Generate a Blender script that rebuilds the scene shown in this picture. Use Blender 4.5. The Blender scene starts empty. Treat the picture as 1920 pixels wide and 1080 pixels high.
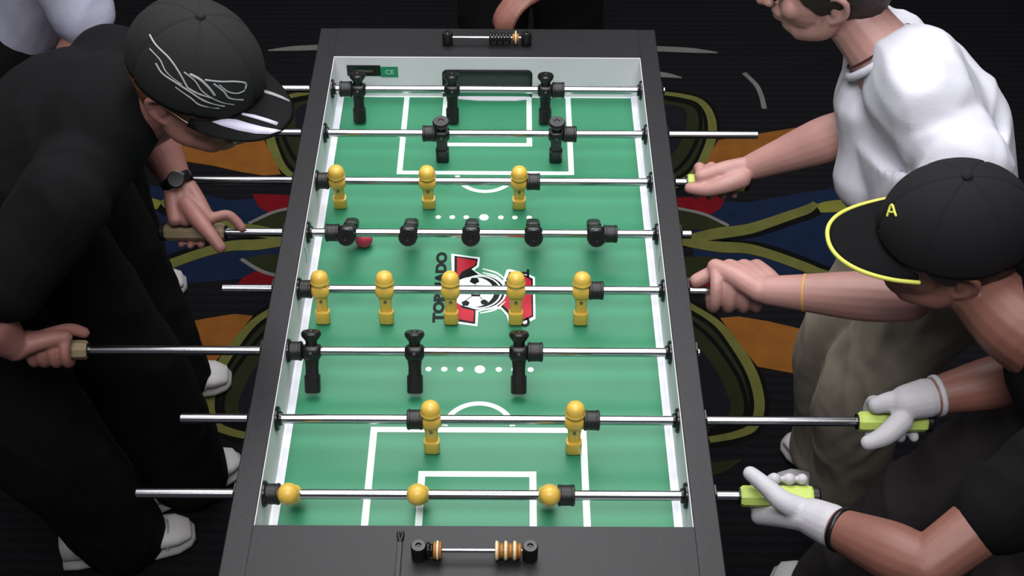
import bpy, bmesh, math, random
from mathutils import Vector, Matrix, noise
random.seed(7)
PI = math.pi
scene = bpy.context.scene
COL = scene.collection

# ------------------------------------------------------------------ camera
CAM = Vector((0.0535, -2.2754, 2.5418))
FOC = 2497.86
_tx, _ty, _tz = 0.7952, 0.0054, -0.0008
ROT = Matrix.Rotation(_tz, 3, 'Z') @ Matrix.Rotation(_tx, 3, 'X') @ Matrix.Rotation(_ty, 3, 'Z')
cd = bpy.data.cameras.new('camera'); cam = bpy.data.objects.new('camera', cd); COL.objects.link(cam)
cd.sensor_width = 36.0; cd.lens = FOC / 1920 * 36.0; cd.clip_start = 0.05; cd.clip_end = 60
cam.matrix_world = Matrix.Translation(CAM) @ ROT.to_4x4()
scene.camera = cam
# ------------------------------------------------------------------ light and exposure
world = bpy.data.worlds.new('world'); scene.world = world; world.use_nodes = True
wb = world.node_tree.nodes['Background']
wb.inputs[0].default_value = (0.55, 0.6, 0.7, 1); wb.inputs[1].default_value = 0.10
def area(name, loc, aim, sx, sy, power, color=(1, 1, 1), spread=180):
    l = bpy.data.lights.new(name, 'AREA'); l.shape = 'RECTANGLE'; l.size = sx; l.size_y = sy
    l.energy = power; l.color = color; l.spread = math.radians(spread)
    o = bpy.data.objects.new(name, l); COL.objects.link(o); o.location = loc
    d = Vector(aim) - Vector(loc)
    o.rotation_euler = d.to_track_quat('-Z', 'Y').to_euler()
    return o
area('ceiling_light', (0.0, 0.15, 3.1), (0.0, -0.15, 0), 2.2, 2.3, 39, (1.0, 0.985, 1.0), 120)
area('ceiling_light', (0.0, 1.9, 4.2), (0.0, -0.3, 0.9), 1.6, 1.0, 26, (0.95, 0.97, 1.0), 150)
area('ceiling_light', (0.0, -2.4, 3.9), (0.0, -0.1, 0.9), 2.2, 0.9, 27, (1.0, 0.985, 1.0), 100)
scene.view_settings.view_transform = 'Standard'
try: scene.view_settings.look = 'None'
except Exception: pass
scene.view_settings.exposure = 0.0; scene.view_settings.gamma = 1.0
scene.view_settings.use_curve_mapping = False

# ------------------------------------------------------------------ measuring helpers
def ray(u, v):
    return ROT @ Vector(((u - 960) / FOC, -(v - 540) / FOC, -1))
def at(u, v, z):
    """point of the place seen at (u, v) that lies at height z"""
    d = ray(u, v); return CAM + d * ((z - CAM.z) / d.z)
def cv(x, y, z):
    """direction given as right / up / towards the viewer -> world direction"""
    return (ROT @ Vector((x, y, z))).normalized()

# ------------------------------------------------------------------ materials
def lin(c):
    c = c / 255
    return c / 12.92 if c <= .04045 else ((c + .055) / 1.055) ** 2.4
def mat(name, rgb, rough=.5, metal=0, spec=.5, noise_amt=0, noise_scale=40, bump=0, bump_scale=200, coat=0, sheen=0, emit=None, sss=0):
    m = bpy.data.materials.new(name); m.use_nodes = True
    nt = m.node_tree; b = nt.nodes['Principled BSDF']
    c = tuple(lin(x) for x in rgb) + (1,)
    b.inputs['Base Color'].default_value = c
    b.inputs['Roughness'].default_value = rough; b.inputs['Metallic'].default_value = metal
    b.inputs['Specular IOR Level'].default_value = spec
    b.inputs['Coat Weight'].default_value = coat
    b.inputs['Sheen Weight'].default_value = sheen
    if sss:
        b.inputs['Subsurface Weight'].default_value = sss; b.inputs['Subsurface Radius'].default_value = (.01, .004, .002)
        b.inputs['Subsurface Scale'].default_value = 1.0
    tc = nt.nodes.new('ShaderNodeTexCoord')
    if noise_amt:
        n = nt.nodes.new('ShaderNodeTexNoise'); n.inputs['Scale'].default_value = noise_scale; n.inputs['Detail'].default_value = 5
        nt.links.new(tc.outputs['Object'], n.inputs['Vector'])
        r = nt.nodes.new('ShaderNodeMapRange'); r.inputs[1].default_value = .3; r.inputs[2].default_value = .7
        r.inputs[3].default_value = 1 - noise_amt; r.inputs[4].default_value = 1 + noise_amt
        nt.links.new(n.outputs['Fac'], r.inputs[0])
        mx = nt.nodes.new('ShaderNodeVectorMath'); mx.operation = 'SCALE'; mx.inputs[0].default_value = c[:3]
        nt.links.new(r.outputs[0], mx.inputs['Scale']); nt.links.new(mx.outputs[0], b.inputs['Base Color'])
    if bump:
        n2 = nt.nodes.new('ShaderNodeTexNoise'); n2.inputs['Scale'].default_value = bump_scale; n2.inputs['Detail'].default_value = 4
        nt.links.new(tc.outputs['Object'], n2.inputs['Vector'])
        bp = nt.nodes.new('ShaderNodeBump'); bp.inputs['Strength'].default_value = bump; bp.inputs['Distance'].default_value = .002
        nt.links.new(n2.outputs['Fac'], bp.inputs['Height']); nt.links.new(bp.outputs[0], b.inputs['Normal'])
    return m
M = {}
M['rail'] = mat('charcoal_laminate', (33, 32, 34), .40, spec=.28, noise_amt=.08, noise_scale=60, bump=.15, bump_scale=500)
M['wall_grey'] = mat('grey_melamine', (216, 214, 220), .4)
M['strip'] = mat('white_strip', (232, 234, 242), .3)
M['green'] = mat('green_playfield', (52, 130, 94), .42, spec=.35, noise_amt=.03, noise_scale=8)
M['line'] = mat('white_marking', (226, 240, 234), .4)
M['chrome'] = mat('polished_steel', (186, 187, 190), .20, metal=1)
M['black_plastic'] = mat('black_plastic', (16, 17, 18), .35, bump=.1)
M['black_rubber'] = mat('black_rubber', (15, 16, 17), .5, bump=.2)
M['black_gloss'] = mat('black_gloss', (16, 16, 18), .25)
M['yellow'] = mat('yellow_plastic', (214, 176, 72), .36, noise_amt=.06, noise_scale=90, coat=.1)
M['ball'] = mat('pink_ball', (200, 62, 88), .5, noise_amt=.05)
M['screw'] = mat('dull_screw', (120, 118, 120), .35, metal=.8)
M['cavity'] = mat('goal_cavity', (62, 68, 68), .6)
M['dark'] = mat('black_print', (8, 20, 18), .5, spec=.15)
M['red'] = mat('red_print', (176, 26, 44), .45, spec=.2)
M['label_green'] = mat('green_label', (40, 132, 96), .5)
M['label_lt'] = mat('pale_label_print', (150, 205, 170), .5)
M['label_gold'] = mat('tan_print', (112, 104, 84), .5)
M['grip'] = mat('lime_grip', (188, 208, 104), .5, bump=.3, bump_scale=300)
M['grip_tan'] = mat('pale_tan_grip', (134, 118, 90), .55, bump=.3, bump_scale=300)
M['bead_cream'] = mat('cream_bead', (228, 212, 170), .35)
M['bead_gold'] = mat('amber_bead', (158, 106, 46), .35)
M['skin'] = mat('skin', (176, 132, 124), .5, noise_amt=.07, noise_scale=22, bump=.1, bump_scale=160, sss=.06)
M['skin_red'] = mat('ruddy_skin', (144, 98, 90), .55, noise_amt=.08, noise_scale=25, bump=.1, bump_scale=160, sss=.06)
M['skin_brown'] = mat('tan_skin', (130, 86, 74), .5, noise_amt=.06, noise_scale=20, bump=.1, bump_scale=160, sss=.02)
M['hair_red'] = mat('ginger_hair', (128, 78, 46), .6, noise_amt=.3, noise_scale=60, bump=.8, bump_scale=260)
M['hair_dark'] = mat('dark_hair', (34, 26, 24), .55, noise_amt=.3, noise_scale=80, bump=.8, bump_scale=260)
M['cloth_black'] = mat('black_cloth', (13, 13, 15), .9, spec=.15, bump=.3, bump_scale=400)
M['cap_black'] = mat('charcoal_cap_twill', (31, 32, 32), .85, spec=.25, bump=.4, bump_scale=700)
M['cap_bill'] = mat('black_bill_twill', (30, 31, 32), .8, spec=.25, bump=.4, bump_scale=700)
M['cap_navy'] = mat('black_cap_twill', (24, 23, 26), .85, spec=.25, bump=.4, bump_scale=700)
M['embroidery'] = mat('grey_embroidery', (150, 152, 154), .7, bump=.4, bump_scale=900)
M['white_patch'] = mat('pale_bill_patch', (196, 194, 214), .7)
M['piping'] = mat('yellow_green_piping', (206, 208, 88), .6)
M['white_cloth'] = mat('white_cotton', (204, 204, 214), .9, spec=.2, bump=.25, bump_scale=300)
M['lavender'] = mat('lavender_cloth', (170, 170, 190), .9, spec=.2, bump=.25, bump_scale=300)
M['khaki'] = mat('khaki_cloth', (160, 150, 134), .9, spec=.15, noise_amt=.06, noise_scale=14, bump=.3, bump_scale=400)
M['grey_cloth'] = mat('dark_grey_cloth', (58, 54, 56), .9, spec=.15, bump=.3, bump_scale=400)
M['glove'] = mat('pale_glove_leather', (188, 186, 191), .6, noise_amt=.04, noise_scale=30, bump=.25, bump_scale=220)
M['shoe'] = mat('off_white_shoe', (196, 194, 192), .6, noise_amt=.05, noise_scale=25)
M['shoe_sole'] = mat('pale_grey_sole', (150, 148, 146), .7)
M['glass'] = mat('spectacle_lens', (190, 200, 205), .08, spec=.8); M['glass'].node_tree.nodes['Principled BSDF'].inputs['Transmission Weight'].default_value = .9
M['wire'] = mat('spectacle_wire', (150, 140, 130), .3, metal=.9)
M['eye'] = mat('eye_white', (225, 222, 218), .25); M['iris'] = mat('iris_brown', (50, 36, 28), .25)
M['band'] = mat('amber_wristband', (214, 160, 90), .5)
M['cord'] = mat('dark_red_cord', (70, 26, 22), .6)
M['lip'] = mat('lip_skin', (160, 92, 88), .5)

def carpet_material():
    m = bpy.data.materials.new('carpet_pile'); m.use_nodes = True
    nt = m.node_tree; b = nt.nodes['Principled BSDF']; b.inputs['Roughness'].default_value = .95
    b.inputs['Specular IOR Level'].default_value = .1
    tc = nt.nodes.new('ShaderNodeTexCoord')
    w = nt.nodes.new('ShaderNodeTexWave'); w.bands_direction = 'Y'; w.inputs['Scale'].default_value = 11; w.inputs['Distortion'].default_value = .4
    nt.links.new(tc.outputs['Object'], w.inputs['Vector'])
    n = nt.nodes.new('ShaderNodeTexNoise'); n.inputs['Scale'].default_value = 300
    nt.links.new(tc.outputs['Object'], n.inputs['Vector'])
    cr = nt.nodes.new('ShaderNodeMix'); cr.data_type = 'RGBA'
    cr.inputs[6].default_value = (lin(15), lin(15), lin(17), 1); cr.inputs[7].default_value = (lin(20), lin(20), lin(24), 1)
    nt.links.new(w.outputs['Fac'], cr.inputs[0]); nt.links.new(cr.outputs[2], b.inputs['Base Color'])
    bp = nt.nodes.new('ShaderNodeBump'); bp.inputs['Strength'].default_value = .5; bp.inputs['Distance'].default_value = .004
    nt.links.new(n.outputs['Fac'], bp.inputs['Height']); nt.links.new(bp.outputs[0], b.inputs['Normal'])
    return m
M['carpet'] = carpet_material()
def carpet_col(n, rgb): M[n] = mat(n, rgb, .95, spec=.1, noise_amt=.12, noise_scale=18, bump=.5, bump_scale=300)
carpet_col('c_olive', (92, 93, 46)); carpet_col('c_olive_dark', (34, 38, 20)); carpet_col('c_orange', (122, 76, 30))
carpet_col('c_navy', (18, 30, 52)); carpet_col('c_red', (98, 12, 20)); carpet_col('c_black', (9, 9, 8))
carpet_col('c_lime', (108, 108, 44)); carpet_col('c_grey', (104, 102, 98)); carpet_col('c_ring_in', (22, 21, 28))

# ------------------------------------------------------------------ object helpers
def link(o, parent=None):
    COL.objects.link(o)
    if parent is not None: o.parent = parent
    return o
def obj(name, me, m=None, parent=None, smooth=True):
    if isinstance(me, bmesh.types.BMesh):
        bm = me; me = bpy.data.meshes.new(name); bm.to_mesh(me); bm.free()
    if m is not None:
        me.materials.clear(); me.materials.append(m)
    if smooth and len(me.polygons):
        me.polygons.foreach_set('use_smooth', [True] * len(me.polygons))
    return link(bpy.data.objects.new(name, me), parent)
def empty(name, loc, label=None, cat=None, group=None):
    o = bpy.data.objects.new(name, None); o.empty_display_size = .05; o.location = loc; COL.objects.link(o)
    if label: tag(o, label, cat, group)
    return o
def tag(o, label, cat=None, group=None):
    o['label'] = label
    if cat: o['category'] = cat
    if group: o['group'] = group
    return o
def auto(o, ang=35):
    me = o.data
    bm = bmesh.new(); bm.from_mesh(me)
    for e in bm.edges:
        if len(e.link_faces) == 2 and e.calc_face_angle(0) > math.radians(ang): e.smooth = False
    bm.to_mesh(me); bm.free(); return o
def bev(bm, w, seg=2, ang=40):
    es = [e for e in bm.edges if len(e.link_faces) == 2 and e.calc_face_angle(0) > math.radians(ang)]
    if es: bmesh.ops.bevel(bm, geom=es, offset=w, segments=seg, affect='EDGES', profile=.5)
    return bm
def box(bm, lo, hi):
    lo = Vector(lo); hi = Vector(hi)
    mt = Matrix.Translation((lo + hi) / 2) @ Matrix.Diagonal((*(hi - lo), 1))
    bmesh.ops.create_cube(bm, size=1, matrix=mt); return bm
def prism(bm, pts, z0, z1):
    a = [bm.verts.new((p[0], p[1], z0)) for p in pts]; b = [bm.verts.new((p[0], p[1], z1)) for p in pts]
    n = len(pts)
    fs = [bm.faces.new(b), bm.faces.new(a[::-1])]
    for i in range(n): fs.append(bm.faces.new((a[i], a[(i + 1) % n], b[(i + 1) % n], b[i])))
    return fs
def fixn(bm):
    bmesh.ops.recalc_face_normals(bm, faces=bm.faces[:]); return bm
def basis(ax):
    ax = Vector(ax).normalized(); h = Vector((0, 0, 1)) if abs(ax.z) < .9 else Vector((0, 1, 0))
    a = ax.cross(h).normalized(); return a, ax.cross(a).normalized(), ax
def lathe(bm, prof, c=(0, 0, 0), axis=(0, 0, 1), n=28):
    """closed surface of revolution; prof = [(radius, height)]"""
    a, b, ax = basis(axis); c = Vector(c); rings = []
    for r, h in prof:
        if r < 1e-6: rings.append([bm.verts.new(c + ax * h)])
        else: rings.append([bm.verts.new(c + ax * h + (a * math.cos(2 * PI * k / n) + b * math.sin(2 * PI * k / n)) * r) for k in range(n)])
    for A, B in zip(rings, rings[1:]):
        for k in range(n):
            k2 = (k + 1) % n
            if len(A) == 1 and len(B) == 1: continue
            if len(A) == 1: bm.faces.new((A[0], B[k2], B[k]))
            elif len(B) == 1: bm.faces.new((A[k], A[k2], B[0]))
            else: bm.faces.new((A[k], A[k2], B[k2], B[k]))
    if len(rings[0]) > 1: bm.faces.new(rings[0][::-1])
    if len(rings[-1]) > 1: bm.faces.new(rings[-1])
    return bm
def catmull(P, sub):
    P = [Vector(p) for p in P]
    if len(P) < 3 or sub <= 1: return P
    out = []
    for i in range(len(P) - 1):
        p0 = P[max(i - 1, 0)]; p1 = P[i]; p2 = P[i + 1]; p3 = P[min(i + 2, len(P) - 1)]
        for k in range(sub):
            t = k / sub
            out.append(.5 * ((2 * p1) + (p2 - p0) * t + (2 * p0 - 5 * p1 + 4 * p2 - p3) * t * t + (3 * p1 - p0 - 3 * p2 + p3) * t ** 3))
    out.append(P[-1]); return out
def tube(bm, pts, radii, n=14, sub=5, flat=None, fdir=None, caps=True):
    """tapered rounded limb through pts; flat = thickness ratio along fdir"""
    if not isinstance(radii, (list, tuple)): radii = [radii] * len(pts)
    rr = [Vector((r, 0, 0)) for r in radii]
    P = catmull(pts, sub); R_ = [v.x for v in catmull(rr, sub)] if len(pts) > 2 else list(radii)
    m = len(P); a = None; rings = []
    def ring(c, t, r, a, b):
        vs = []
        for k in range(n):
            q = a * math.cos(2 * PI * k / n) + b * math.sin(2 * PI * k / n)
            if flat is not None and fdir is not None:
                f = Vector(fdir).normalized(); f = (f - t * f.dot(t))
                if f.length > 1e-4:
                    f.normalize(); q = q + f * (q.dot(f) * (flat - 1))
            vs.append(bm.verts.new(c + q * r))
        return vs
    for i in range(m):
        t = (P[min(i + 1, m - 1)] - P[max(i - 1, 0)])
        t = t.normalized() if t.length > 1e-9 else Vector((0, 0, 1))
        if a is None: a, b, _ = basis(t)
        else:
            a = (a - t * a.dot(t)).normalized(); b = t.cross(a).normalized()
        if i == 0 and caps:
            for k in (1, 2, 3):
                an = PI / 2 * (1 - k / 4); rings.append(ring(P[0] - t * R_[0] * math.sin(an), t, R_[0] * math.cos(an), a, b))
        rings.append(ring(P[i], t, R_[i], a, b))
        if i == m - 1 and caps:
            for k in (3, 2, 1):
                an = PI / 2 * (1 - k / 4); rings.append(ring(P[-1] + t * R_[-1] * math.sin(an), t, R_[-1] * math.cos(an), a, b))
    for A, B in zip(rings, rings[1:]):
        for k in range(n): bm.faces.new((A[k], A[(k + 1) % n], B[(k + 1) % n], B[k]))
    bm.faces.new(rings[0][::-1]); bm.faces.new(rings[-1]); return bm
def blob(bm, c, r, X=(1, 0, 0), Y=(0, 1, 0), Z=(0, 0, 1), seg=20):
    X, Y, Z = Vector(X), Vector(Y), Vector(Z)
    mt = Matrix(((X.x * r[0], Y.x * r[1], Z.x * r[2], c[0]), (X.y * r[0], Y.y * r[1], Z.y * r[2], c[1]), (X.z * r[0], Y.z * r[1], Z.z * r[2], c[2]), (0, 0, 0, 1)))
    bmesh.ops.create_uvsphere(bm, u_segments=seg, v_segments=seg // 2 + 2, radius=1, matrix=mt); return bm
def fuse(bm, voxel, smooth=2, fac=.5, folds=0, fscale=9, fdetail=None):
    """one continuous surface around all closed shells in bm"""
    fixn(bm)
    me = bpy.data.meshes.new('tmp'); bm.to_mesh(me); bm.free()
    o = bpy.data.objects.new('tmp', me); COL.objects.link(o)
    r = o.modifiers.new('r', 'REMESH'); r.mode = 'VOXEL'; r.voxel_size = voxel
    s = o.modifiers.new('s', 'SMOOTH'); s.iterations = smooth; s.factor = fac
    bpy.context.view_layer.update()
    dg = bpy.context.evaluated_depsgraph_get(); dg.update()
    out = bpy.data.meshes.new_from_object(o.evaluated_get(dg), depsgraph=dg)
    bpy.data.objects.remove(o); bpy.data.meshes.remove(me)
    if folds:
        n = len(out.vertices)
        nrm = [0.0] * (3 * n); out.vertices.foreach_get('normal', nrm)
        cos = [0.0] * (3 * n); out.vertices.foreach_get('co', cos)
        for i in range(n):
            p = Vector(cos[3 * i:3 * i + 3])
            q = Vector((p.x * fscale, p.y * fscale, p.z * fscale * .55))
            q += Vector((noise.noise(q * .6), noise.noise(q * .6 + Vector((7, 3, 1))), 0)) * 1.3
            h = 1 - abs(noise.noise(q)) * 2.6
            h += .35 * noise.noise(q * 3.1)
            for k in range(3): cos[3 * i + k] += nrm[3 * i + k] * h * folds
        out.vertices.foreach_set('co', cos)
        out.update()
    return out
def text_mesh(s, size, bold=0, ext=.0002):
    c = bpy.data.curves.new('t', 'FONT'); c.body = s; c.size = size; c.align_x = 'CENTER'; c.align_y = 'CENTER'
    c.extrude = ext; c.offset = bold
    o = bpy.data.objects.new('t', c); COL.objects.link(o)
    bpy.context.view_layer.update(); dg = bpy.context.evaluated_depsgraph_get()
    me = bpy.data.meshes.new_from_object(o.evaluated_get(dg)); bpy.data.objects.remove(o); return me

# ================================================================== FLOOR
fl = bmesh.new(); box(fl, (-2.6, -2.2, -.03), (2.6, 3.2, 0))
floor = obj('floor', fl, M['carpet'], smooth=False); floor['kind'] = 'structure'
MX, MY = -.012, .50
def motif(name, pts, m, z, mirror='xy'):
    """printed carpet shape, repeated by the carpet's own mirror symmetry"""
    seen = 0
    for sx in ((1, -1) if 'x' in mirror else (1,)):
        for sy in ((1, -1) if 'y' in mirror else (1,)):
            q = [(MX + sx * (p[0] - MX), MY + sy * (p[1] - MY)) for p in pts]
            if sx * sy < 0: q = q[::-1]
            bm = bmesh.new(); prism(bm, q, -.002, z); fixn(bm)
            obj(name, bm, m, floor, smooth=False)
def ribbon(pts, w, sub=6):
    if not isinstance(w, (list, tuple)): w = [w] * len(pts)
    P = catmull([Vector((p[0], p[1], 0)) for p in pts], sub); W = [v.x for v in catmull([Vector((a, 0, 0)) for a in w], sub)]
    L, R_ = [], []
    for i, p in enumerate(P):
        t = (P[min(i + 1, len(P) - 1)] - P[max(i - 1, 0)]).normalized(); n = Vector((-t.y, t.x, 0))
        L.append((p + n * W[i] / 2)[:2]); R_.append((p - n * W[i] / 2)[:2])
    return L + R_[::-1]
def F0(u, v): p = at(u, v, 0); return (p.x, p.y)
def curve_px(pts): return [F0(*p) for p in pts]
# big rings under the table: traced on the near right, mirrored by the weave
ringc = curve_px([(1240, 545), (1292, 573), (1345, 607), (1382, 652), (1412, 705), (1424, 760), (1412, 800), (1378, 816), (1330, 825)])
inner = curve_px([(1240, 575), (1290, 600), (1330, 632), (1362, 672), (1388, 716), (1400, 765), (1385, 792), (1330, 806)])
navy_in = curve_px([(1270, 625), (1312, 655), (1342, 695), (1362, 735), (1368, 775), (1330, 790), (1200, 790), (1180, 640)])
motif('carpet_ring_outline', ribbon(ringc, .050), M['c_black'], .0008)
motif('carpet_ring_fill', [(-.0, ringc[0][1])] + [tuple(v[:2]) for v in catmull([Vector((p[0], p[1], 0)) for p in ringc], 4)] + [(-.0, ringc[-1][1])], M['c_olive_dark'], .0004)
motif('carpet_ring', ribbon(ringc, [.020, .020, .023, .028, .028, .026, .024, .022, .020]), M['c_olive'], .0012)
motif('carpet_ring_line', ribbon(inner, .012), M['c_black'], .0014)
motif('carpet_ring_centre', [tuple(v[:2]) for v in catmull([Vector((p[0], p[1], 0)) for p in navy_in], 4)], M['c_ring_in'], .0010)
motif('carpet_blade', ribbon(curve_px([(1290, 884), (1345, 878), (1390, 862)]), [.04, .034, .004]), M['c_olive_dark'], .001, 'x')
# orange blades
motif('carpet_orange_blade', curve_px([(1350, 597), (1385, 594), (1440, 603), (1500, 617), (1640, 640), (1640, 730), (1506, 704), (1420, 688), (1394, 655)]), M['c_orange'], .0016)
# blue grounds
motif('carpet_blue_ground', curve_px([(1300, 372), (1400, 380), (1560, 352), (1700, 350), (1720, 530), (1560, 545), (1300, 520)]), M['c_navy'], .0003, 'x')
# red accents beside the table
motif('carpet_red_accent', curve_px([(1230, 372), (1362, 368), (1350, 392), (1322, 408), (1240, 404)]), M['c_red'], .0011)
# leaves and ribbons that meet beside the table
motif('carpet_leaf', curve_px([(1230, 388), (1280, 394), (1320, 403), (1366, 424), (1330, 432), (1230, 430)]), M['c_olive_dark'], .0013)
motif('carpet_leaf_edge', ribbon(curve_px([(1230, 385), (1280, 393), (1322, 403), (1366, 424)]), .012), M['c_grey'], .0015)
rib = curve_px([(1262, 452), (1300, 447), (1350, 438), (1400, 431), (1440, 419), (1480, 405), (1512, 394), (1530, 382)])
motif('carpet_ribbon_outline', ribbon([(p[0] + .01, p[1] - .017) for p in rib], [.02, .03, .034, .034, .034, .034, .036, .036]), M['c_black'], .0018, 'x')  # black printed outline along the ribbon's edge
motif('carpet_ribbon', ribbon(rib, [.02, .036, .046, .042, .038, .036, .034, .020]), M['c_olive'], .0022, 'x')
motif('carpet_ribbon_tail', ribbon(curve_px([(1534, 392), (1560, 388), (1600, 386), (1650, 390)]), [.036, .05, .05, .045]), M['c_lime'], .0021, 'x')
rib2 = curve_px([(1262, 452), (1300, 458), (1350, 464), (1400, 467), (1450, 480), (1510, 502), (1545, 516), (1620, 530)])
motif('carpet_ribbon_outline', ribbon([(p[0] + .012, p[1] + .018) for p in rib2[2:]], [.02, .03, .034, .034, .034, .03]), M['c_black'], .0018, 'x')  # same black printed outline for the second ribbon
motif('carpet_ribbon', ribbon(rib2, [.02, .034, .044, .042, .038, .038, .038, .034]), M['c_olive'], .0024, 'x')
# thin grey strokes of the pattern far up the carpet
motif('carpet_stroke', ribbon(curve_px([(1180, 91), (1240, 92), (1300, 95), (1345, 99)]), [.03, .03, .026, .006]), M['c_grey'], .001, 'x')
motif('carpet_stroke', ribbon(curve_px([(1180, 138), (1240, 140), (1278, 146)]), [.028, .028, .006]), M['c_grey'], .001, '')
motif('carpet_stroke', ribbon(curve_px([(1395, 137), (1418, 160), (1428, 182), (1433, 204)]), .016), M['c_grey'], .001, 'x')

# ================================================================== TABLE
RZ = .9165          # top of the rails
RODZ = .890
FZ = .815           # playing surface
HW = .3245          # inner half width
YF, YN = .078, -1.120
OW, OYF, OYN = .3628, .186, -1.228
YC = -.5175         # middle of the field print
table = empty('foosball_table', (0, -.52, 0), 'dark charcoal foosball table with a green playing field and grey inner walls', 'table')
T0 = Vector((0, -.52, 0))
def tp(name, bm, m, smooth=False, parent=None):
    """table part given in world coordinates"""
    if isinstance(bm, bmesh.types.BMesh):
        bmesh.ops.translate(bm, verts=bm.verts[:], vec=-T0); fixn(bm)
    o = obj(name, bm, m, parent or table, smooth); return auto(o) if smooth else o
for s in (-1, 1):
    bm = bmesh.new(); box(bm, (s * HW if s > 0 else -OW, OYN, RZ - .022), (OW if s > 0 else -HW, OYF, RZ)); bev(bm, .0015); tp('side_rail', bm, M['rail'])
    bm = bmesh.new(); box(bm, (s * (HW + .0008) if s > 0 else -OW + .001, OYN + .001, .52), (OW - .001 if s > 0 else -HW - .0008, OYF - .001, RZ - .022)); tp('side_panel', bm, M['rail'])
    bm = bmesh.new(); box(bm, (HW - .0012 if s > 0 else -HW - .0008, YN, FZ - .01), (HW + .0008 if s > 0 else -HW + .0012, YF, RZ - .0022)); tp('inner_wall', bm, M['wall_grey'])
    bm = bmesh.new()
    x0, x1 = sorted((s * (HW - .001), s * .3105))
    xa, xb = s * (HW - .001), s * .3105
    q = [(xa, FZ - .002), (xa, FZ + .005), (xa - s * .004, FZ + .0042), (xb, FZ + .0012), (xb, FZ - .002)]
    A = [bm.verts.new((p[0], YN, p[1])) for p in q]; B = [bm.verts.new((p[0], YF, p[1])) for p in q]
    bm.faces.new(A); bm.faces.new(B[::-1])
    for i in range(5): bm.faces.new((A[i], B[i], B[(i + 1) % 5], A[(i + 1) % 5]))
    tp('side_strip', bm, M['strip'])
for ya, yb in ((YF + .002, OYF), (OYN, YN + .0008)):
    bm = bmesh.new(); box(bm, (-HW, ya, RZ - .022), (HW, yb, RZ - .0003)); tp('end_rail', bm, M['rail'])
    bm = bmesh.new(); yo = OYF if yb == OYF else OYN
    box(bm, (-OW + .002, min(yo, yo - math.copysign(.02, yo + .5)), .52), (OW - .002, max(yo, yo - math.copysign(.02, yo + .5)), RZ - .022)); tp('end_panel', bm, M['rail'])
bm = bmesh.new(); box(bm, (-OW + .03, OYN + .03, .5), (OW - .03, OYF - .03, .56)); tp('cabinet_bottom', bm, M['rail'])
for sx in (-1, 1):
    for y in (OYF - .09, OYN + .09):
        bm = bmesh.new()
        a = [(sx * (OW - .07), y)]
        box(bm, (sx * (OW - .07) - .055, y - .055, 0.02), (sx * (OW - .07) + .055, y + .055, .53)); bev(bm, .004)
        lg = tp('leg', bm, M['rail'])
        bm = bmesh.new(); lathe(bm, [(.03, 0), (.034, .006), (.012, .012), (.012, .022)], (sx * (OW - .07), y, 0)); bmesh.ops.translate(bm, verts=bm.verts[:], vec=-T0)
        obj('levelling_foot', bm, M['black_rubber'], lg)
bm = bmesh.new(); box(bm, (-HW - .0005, YN - .01, FZ - .012), (HW + .0005, YF + .01, FZ)); playfield = tp('playfield', bm, M['green'])
# end walls with goal openings
def end_wall(y, th, name):
    hw, top, r = .0945, .8838, .010
    z0, z1 = FZ - .01, RZ - .0004
    # strips of wall from the opening's edge up to the rail, and full-height strips beside it
    cols = [(-HW, z0), (-hw - 1e-5, z0), (-hw, top - r)]
    cols += [(-hw + r - r * math.cos(k / 6 * PI / 2), top - r + r * math.sin(k / 6 * PI / 2)) for k in range(1, 7)]
    cols += [(hw - r + r * math.sin(k / 6 * PI / 2), top - r + r * math.cos(k / 6 * PI / 2)) for k in range(0, 7)]
    cols += [(hw + 1e-5, z0), (HW, z0)]
    bm = bmesh.new()
    grid = [[bm.verts.new((x, yy, zz)) for yy, zz in ((y, zb), (y, z1), (y + th, z1), (y + th, zb))] for x, zb in cols]
    for A, B in zip(grid, grid[1:]):
        for k in range(4): bm.faces.new((A[k], A[(k + 1) % 4], B[(k + 1) % 4], B[k]))
    bm.faces.new(grid[0]); bm.faces.new(grid[-1][::-1])
    w = tp(name, bm, M['wall_grey'])
    # goal pocket behind the opening
    bm = bmesh.new(); s = math.copysign(1, th); yb = y + s * .085
    lo = (min(y + th, yb)); hi = max(y + th, yb)
    box(bm, (-hw - .012, lo, FZ - .06), (hw + .012, hi, top + .006))
    fc = [f for f in bm.faces if abs(f.calc_center_median().y - (y + th)) < 1e-4]
    bmesh.ops.delete(bm, geom=fc, context='FACES')
    g = tp('goal_pocket', bm, M['cavity'])
    bm = bmesh.new(); box(bm, (-hw - .004, min(y + s * .020, y + s * .024), FZ - .03), (hw + .004, max(y + s * .020, y + s * .024), top - .012)); tp('added_goal_board', bm, M['cavity'])  # board added close behind the mouth to catch light in the dark pocket
    # rounded lip of the goal mouth
    bm = bmesh.new(); ys = y - s * .0006
    path = [(-hw, FZ + .001), (-hw, top - r)] + [(-hw + r - r * math.cos(k / 5 * PI / 2), top - r + r * math.sin(k / 5 * PI / 2)) for k in range(1, 6)] + \
           [(hw - r + r * math.sin(k / 5 * PI / 2), top - r + r * math.cos(k / 5 * PI / 2)) for k in range(0, 6)] + [(hw, FZ + .001)]
    tube(bm, [(p[0], ys, p[1]) for p in path], .0022, n=8, sub=1); tp('goal_rim', bm, M['black_plastic'], True)
    bm = bmesh.new(); 
    tube(bm, [(-hw + .004, y + s * .03, top - .024), (hw - .004, y + s * .03, top - .024)], .008, n=12, sub=1); tp('goal_baffle', bm, M['rail'], True)
end_wall(YF, .006, 'end_wall'); end_wall(YN, -.006, 'end_wall')
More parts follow.
